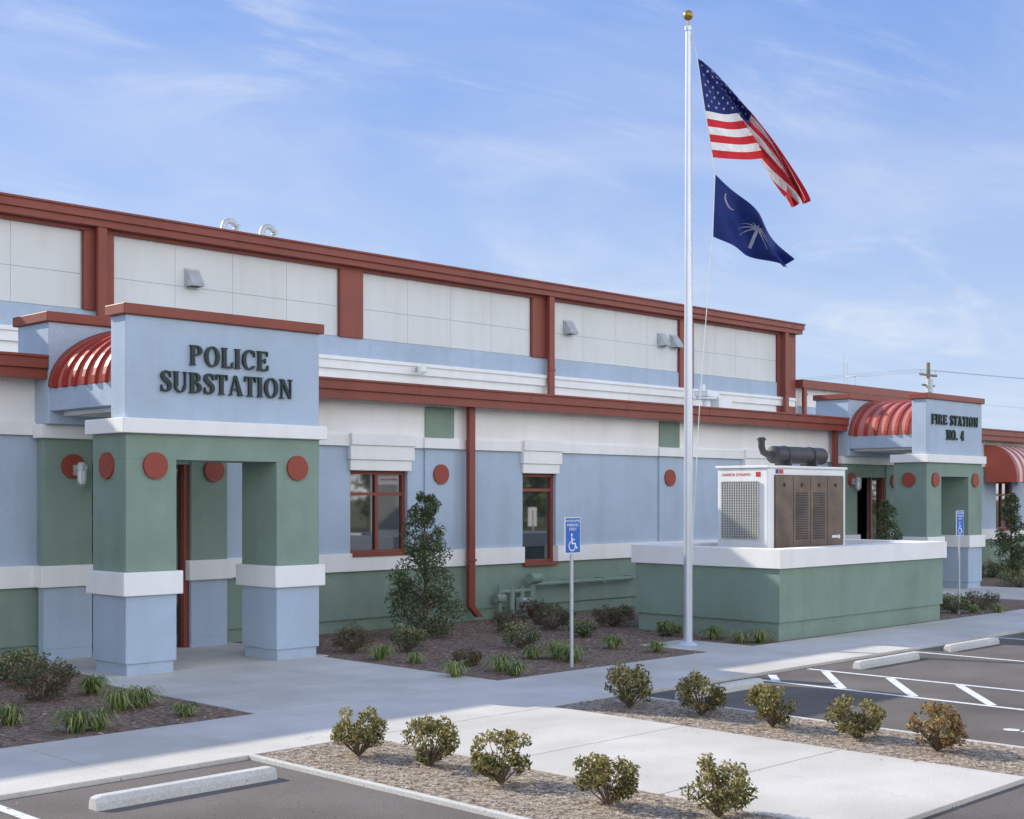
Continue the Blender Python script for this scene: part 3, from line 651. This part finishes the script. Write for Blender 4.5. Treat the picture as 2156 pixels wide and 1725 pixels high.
def holly(x,y,h,w,n,seed,size=.028):
    random.seed(seed); T_=empty('holly_tree',(x,y,0)); m=MB()
    m.tube([(x,y,-.05),(x+.02,y,h*.3),(x-.01,y,h*.65),(x,y,h*.93)],[.045,.035,.02,.006],'bark',8)
    cs=[]
    for i in range(95):
        f=random.random()**1.1; a=random.uniform(0,6.283); rr=w*.5*((1-f)**.65*.95+.08)*random.uniform(.25,1.1); z=.12+f*(h-.17)
        c=Vector((x+rr*math.cos(a),y+rr*math.sin(a),z)); cs.append((c,.09+.12*(1-f)))
        m.tube([(x,y,max(.1,z-rr*.5)),(x+(c.x-x)*.5,y+(c.y-y)*.5,z-rr*.15),tuple(c)],[.014,.009,.004],'bark',5,False)
    m.obj('trunk_and_limbs',T_)
    m=MB()
    for i in range(n):
        c,r=random.choice(cs); p=c+rv()*r; p.z=max(.05,p.z)
        leaf(m,p,size*random.uniform(.7,1.3),pick([('hl1',1),('hl2',.9),('hl3',.5),('bs1',.15)]))
    m.obj('crown_leaves',T_,recalc=False)
x,y=G(895,1340); holly(x,y,2.6,1.35,13000,3,.026)
holly(30.9,17.3,2.4,1.15,7000,4,.030); holly(40.9,18.6,2.6,1.4,8000,5,.034); holly(4.2,18.0,2.5,1.15,5000,6)
# mulch litter
def litter(name,rects,n,ks,size,z):
    m=MB(); random.seed(11)
    for i in range(n):
        x0,x1,y0,y1=random.choice(rects); p=Vector((random.uniform(x0,x1),random.uniform(y0,y1),z+random.random()*.010)); a=random.uniform(0,6.28); l=size*random.uniform(.4,1.4); w=l*random.uniform(.12,.35); tl=random.uniform(-.3,.3)
        d=Vector((math.cos(a),math.sin(a),tl))*l; e=Vector((-math.sin(a),math.cos(a),random.uniform(-.4,.4)))*w; m.face([p-d-e,p+d-e,p+d+e,p-d+e],random.choice(ks))
    m.obj(name,recalc=False)
litter('bark_litter',[(7.6,8.93,5.25,10.97),(11.82,13.13,5.25,10.97)],22000,['chip1','chip1','chip2','chip3'],.014,-.005)
litter('mulch_litter',[(6,8.95,13.1,19.6),(13.2,17.6,13.1,19.6),(13.2,19.8,14.6,19.6),(19.9,27,16.5,19.6),(26,31,13.1,17)],14000,['chip2','chip3','chip1','chip2','bs2'],.020,-.008)
litter('fallen_leaves',[(7.4,9.4,5.2,11.4),(11.5,13.8,5.2,11.4),(4.5,7.5,8.5,11.0)],420,['chip2','lf4','chip3'],.016,.004)
# distant tree mass behind the parking lot
random.seed(21); m=MB()
for i in range(60):
    cx=-20+i*2.6+random.uniform(-1,1); cy=-38+random.uniform(-4,4); h=random.uniform(4.5,7)
    m.tube([(cx,cy,-.1),(cx+.1,cy,h*.7)],[.18,.08],'bark',6)
    for c in range(9):
        q=Vector((cx,cy,h*.6))+Vector((random.uniform(-2,2),random.uniform(-2,2),random.uniform(-h*.4,h*.4)))
        for l in range(50): leaf(m,q+rv()*1.5,random.uniform(.2,.4),pick([('hl1',1),('hl2',1),('lf1',.6)]),asp=.8)
m.obj('distant_trees',recalc=False)
# utility pole with wires
U=empty('utility_pole',(74.2,38.8,0)); m=MB(); x,y=74.2,38.8
m.tube([(x,y,0),(x,y,10.4)],[.17,.11],'wood',10); m.box(x-1.0,x+1.0,y-.06,y+.06,9.6,9.72,'wood'); m.box(x-.7,x+.7,y-.06,y+.06,9.0,9.1,'wood')
m.tube([(x-.35,y-.25,8.6),(x-.35,y-.25,9.4)],.2,'galv',12)
for a in (-.9,0,.9): m.tube([(x+a,y,9.72),(x+a,y,9.95)],.05,'galv',6)
m.obj('pole',U)
m=MB()
for a in (-.9,0,.9,.5):
    z0=9.95 if a!=.5 else 8.2
    for (tx,ty) in ((x+35,y-30),(x-35,y+40)):
        m.tube([(x+a+(tx-x)*s/10,y+(ty-y)*s/10,z0-1.2*math.sin(math.pi*s/10)) for s in range(11)],.006,'wire',4)
m.obj('wires',U)

# ---------------------------------------------------------------- LIGHT / SKY / CAMERA
tosun=Vector((-.35,1,.62)).normalized(); el=math.asin(tosun.z); az=math.atan2(tosun.x,tosun.y)
s=D.lights.new('sun','SUN'); s.energy=5.0; s.angle=math.radians(.5); s.color=(1,.93,.82); so=D.objects.new('sun',s); COL.objects.link(so); so.rotation_euler=(-tosun).to_track_quat('-Z','Y').to_euler(); so.location=(0,0,30)
w=D.worlds.new('World'); SC.world=w; w.use_nodes=True; nt=w.node_tree; N=nt.nodes; L=nt.links
bg=N['Background']; bg.inputs['Strength'].default_value=.15
sky=N.new('ShaderNodeTexSky'); sky.sky_type='NISHITA'; sky.sun_disc=False; sky.sun_elevation=el; sky.sun_rotation=az; sky.air_density=1.0; sky.dust_density=.6; sky.ozone_density=1.5
tc=N.new('ShaderNodeTexCoord'); sp=N.new('ShaderNodeSeparateXYZ'); L.new(tc.outputs['Generated'],sp.inputs[0])
def mth(op,a,b):
    n=N.new('ShaderNodeMath'); n.operation=op
    for i,v in enumerate((a,b)):
        if isinstance(v,(int,float)): n.inputs[i].default_value=v
        else: L.new(v,n.inputs[i])
    return n.outputs[0]
def mixc(f,a,b):
    n=N.new('ShaderNodeMix'); n.data_type='RGBA'
    for i,v in ((0,f),(6,a),(7,b)):
        if isinstance(v,(int,float)): n.inputs[i].default_value=v
        elif isinstance(v,tuple): n.inputs[i].default_value=(*v,1)
        else: L.new(v,n.inputs[i])
    return n.outputs[2]
def ramp(src,p0,p1):
    n=N.new('ShaderNodeMapRange'); n.interpolation_type='SMOOTHSTEP'; L.new(src,n.inputs['Value']); n.inputs['From Min'].default_value=p0; n.inputs['From Max'].default_value=p1; return n.outputs[0]
def noise(vec,sc,det,dist=0,rough=.55):
    n=N.new('ShaderNodeTexNoise'); n.inputs['Scale'].default_value=sc; n.inputs['Detail'].default_value=det; n.inputs['Roughness'].default_value=rough; n.inputs['Distortion'].default_value=dist; L.new(vec,n.inputs['Vector']); return n.outputs['Fac']
zc=mth('MAXIMUM',sp.outputs[2],0.0)
zz=mth('ADD',zc,.12); cx=mth('DIVIDE',sp.outputs[0],zz); cy=mth('DIVIDE',sp.outputs[1],zz)
cb=N.new('ShaderNodeCombineXYZ'); L.new(cx,cb.inputs[0]); L.new(cy,cb.inputs[1])
haze=mixc(ramp(zc,0.0,.40),(3.7,4.6,6.3),(1.35,2.55,5.9))
base=mixc(.80,sky.outputs[0],haze)
mp=N.new('ShaderNodeMapping'); mp.inputs['Rotation'].default_value=(0,0,math.radians(20)); mp.inputs['Scale'].default_value=(1.0,2.2,1); L.new(cb.outputs[0],mp.inputs[0])
c1=ramp(noise(mp.outputs[0],.9,9,1.5,.62),.45,.80)
c2=ramp(noise(cb.outputs[0],.6,3),.34,.58)
c3=mth('MULTIPLY',ramp(noise(cb.outputs[0],1.0,5,1.0),.33,.75),.34)
fac=mth('MINIMUM',mth('ADD',mth('MULTIPLY',mth('MULTIPLY',c1,c2),.8),c3),.9)
col=mixc(fac,base,(5.2,5.6,6.4))
# unseen fill glow added low in the sky opposite the sun, brightening shaded facades
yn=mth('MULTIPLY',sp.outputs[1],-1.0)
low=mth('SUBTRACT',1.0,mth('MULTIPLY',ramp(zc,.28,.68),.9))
fill_glow=mth('MULTIPLY',mth('MULTIPLY',ramp(yn,-.05,.5),low),mth('ADD',.6,mth('MULTIPLY',ramp(noise(cb.outputs[0],.8,3,.5),.35,.65),.4)))
col=mixc(fill_glow,col,(15.5,15.6,15.8))
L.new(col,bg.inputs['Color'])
cam=D.cameras.new('camera'); co=D.objects.new('camera',cam); COL.objects.link(co); co.location=(0,0,2.5); co.rotation_euler=(math.radians(90),0,-math.atan2(.7108,.7034))
cam.sensor_width=36; cam.lens=36*2850/2156; cam.shift_y=(1045-862.5)/2156; cam.clip_end=3000; cam.clip_start=.1
SC.camera=co
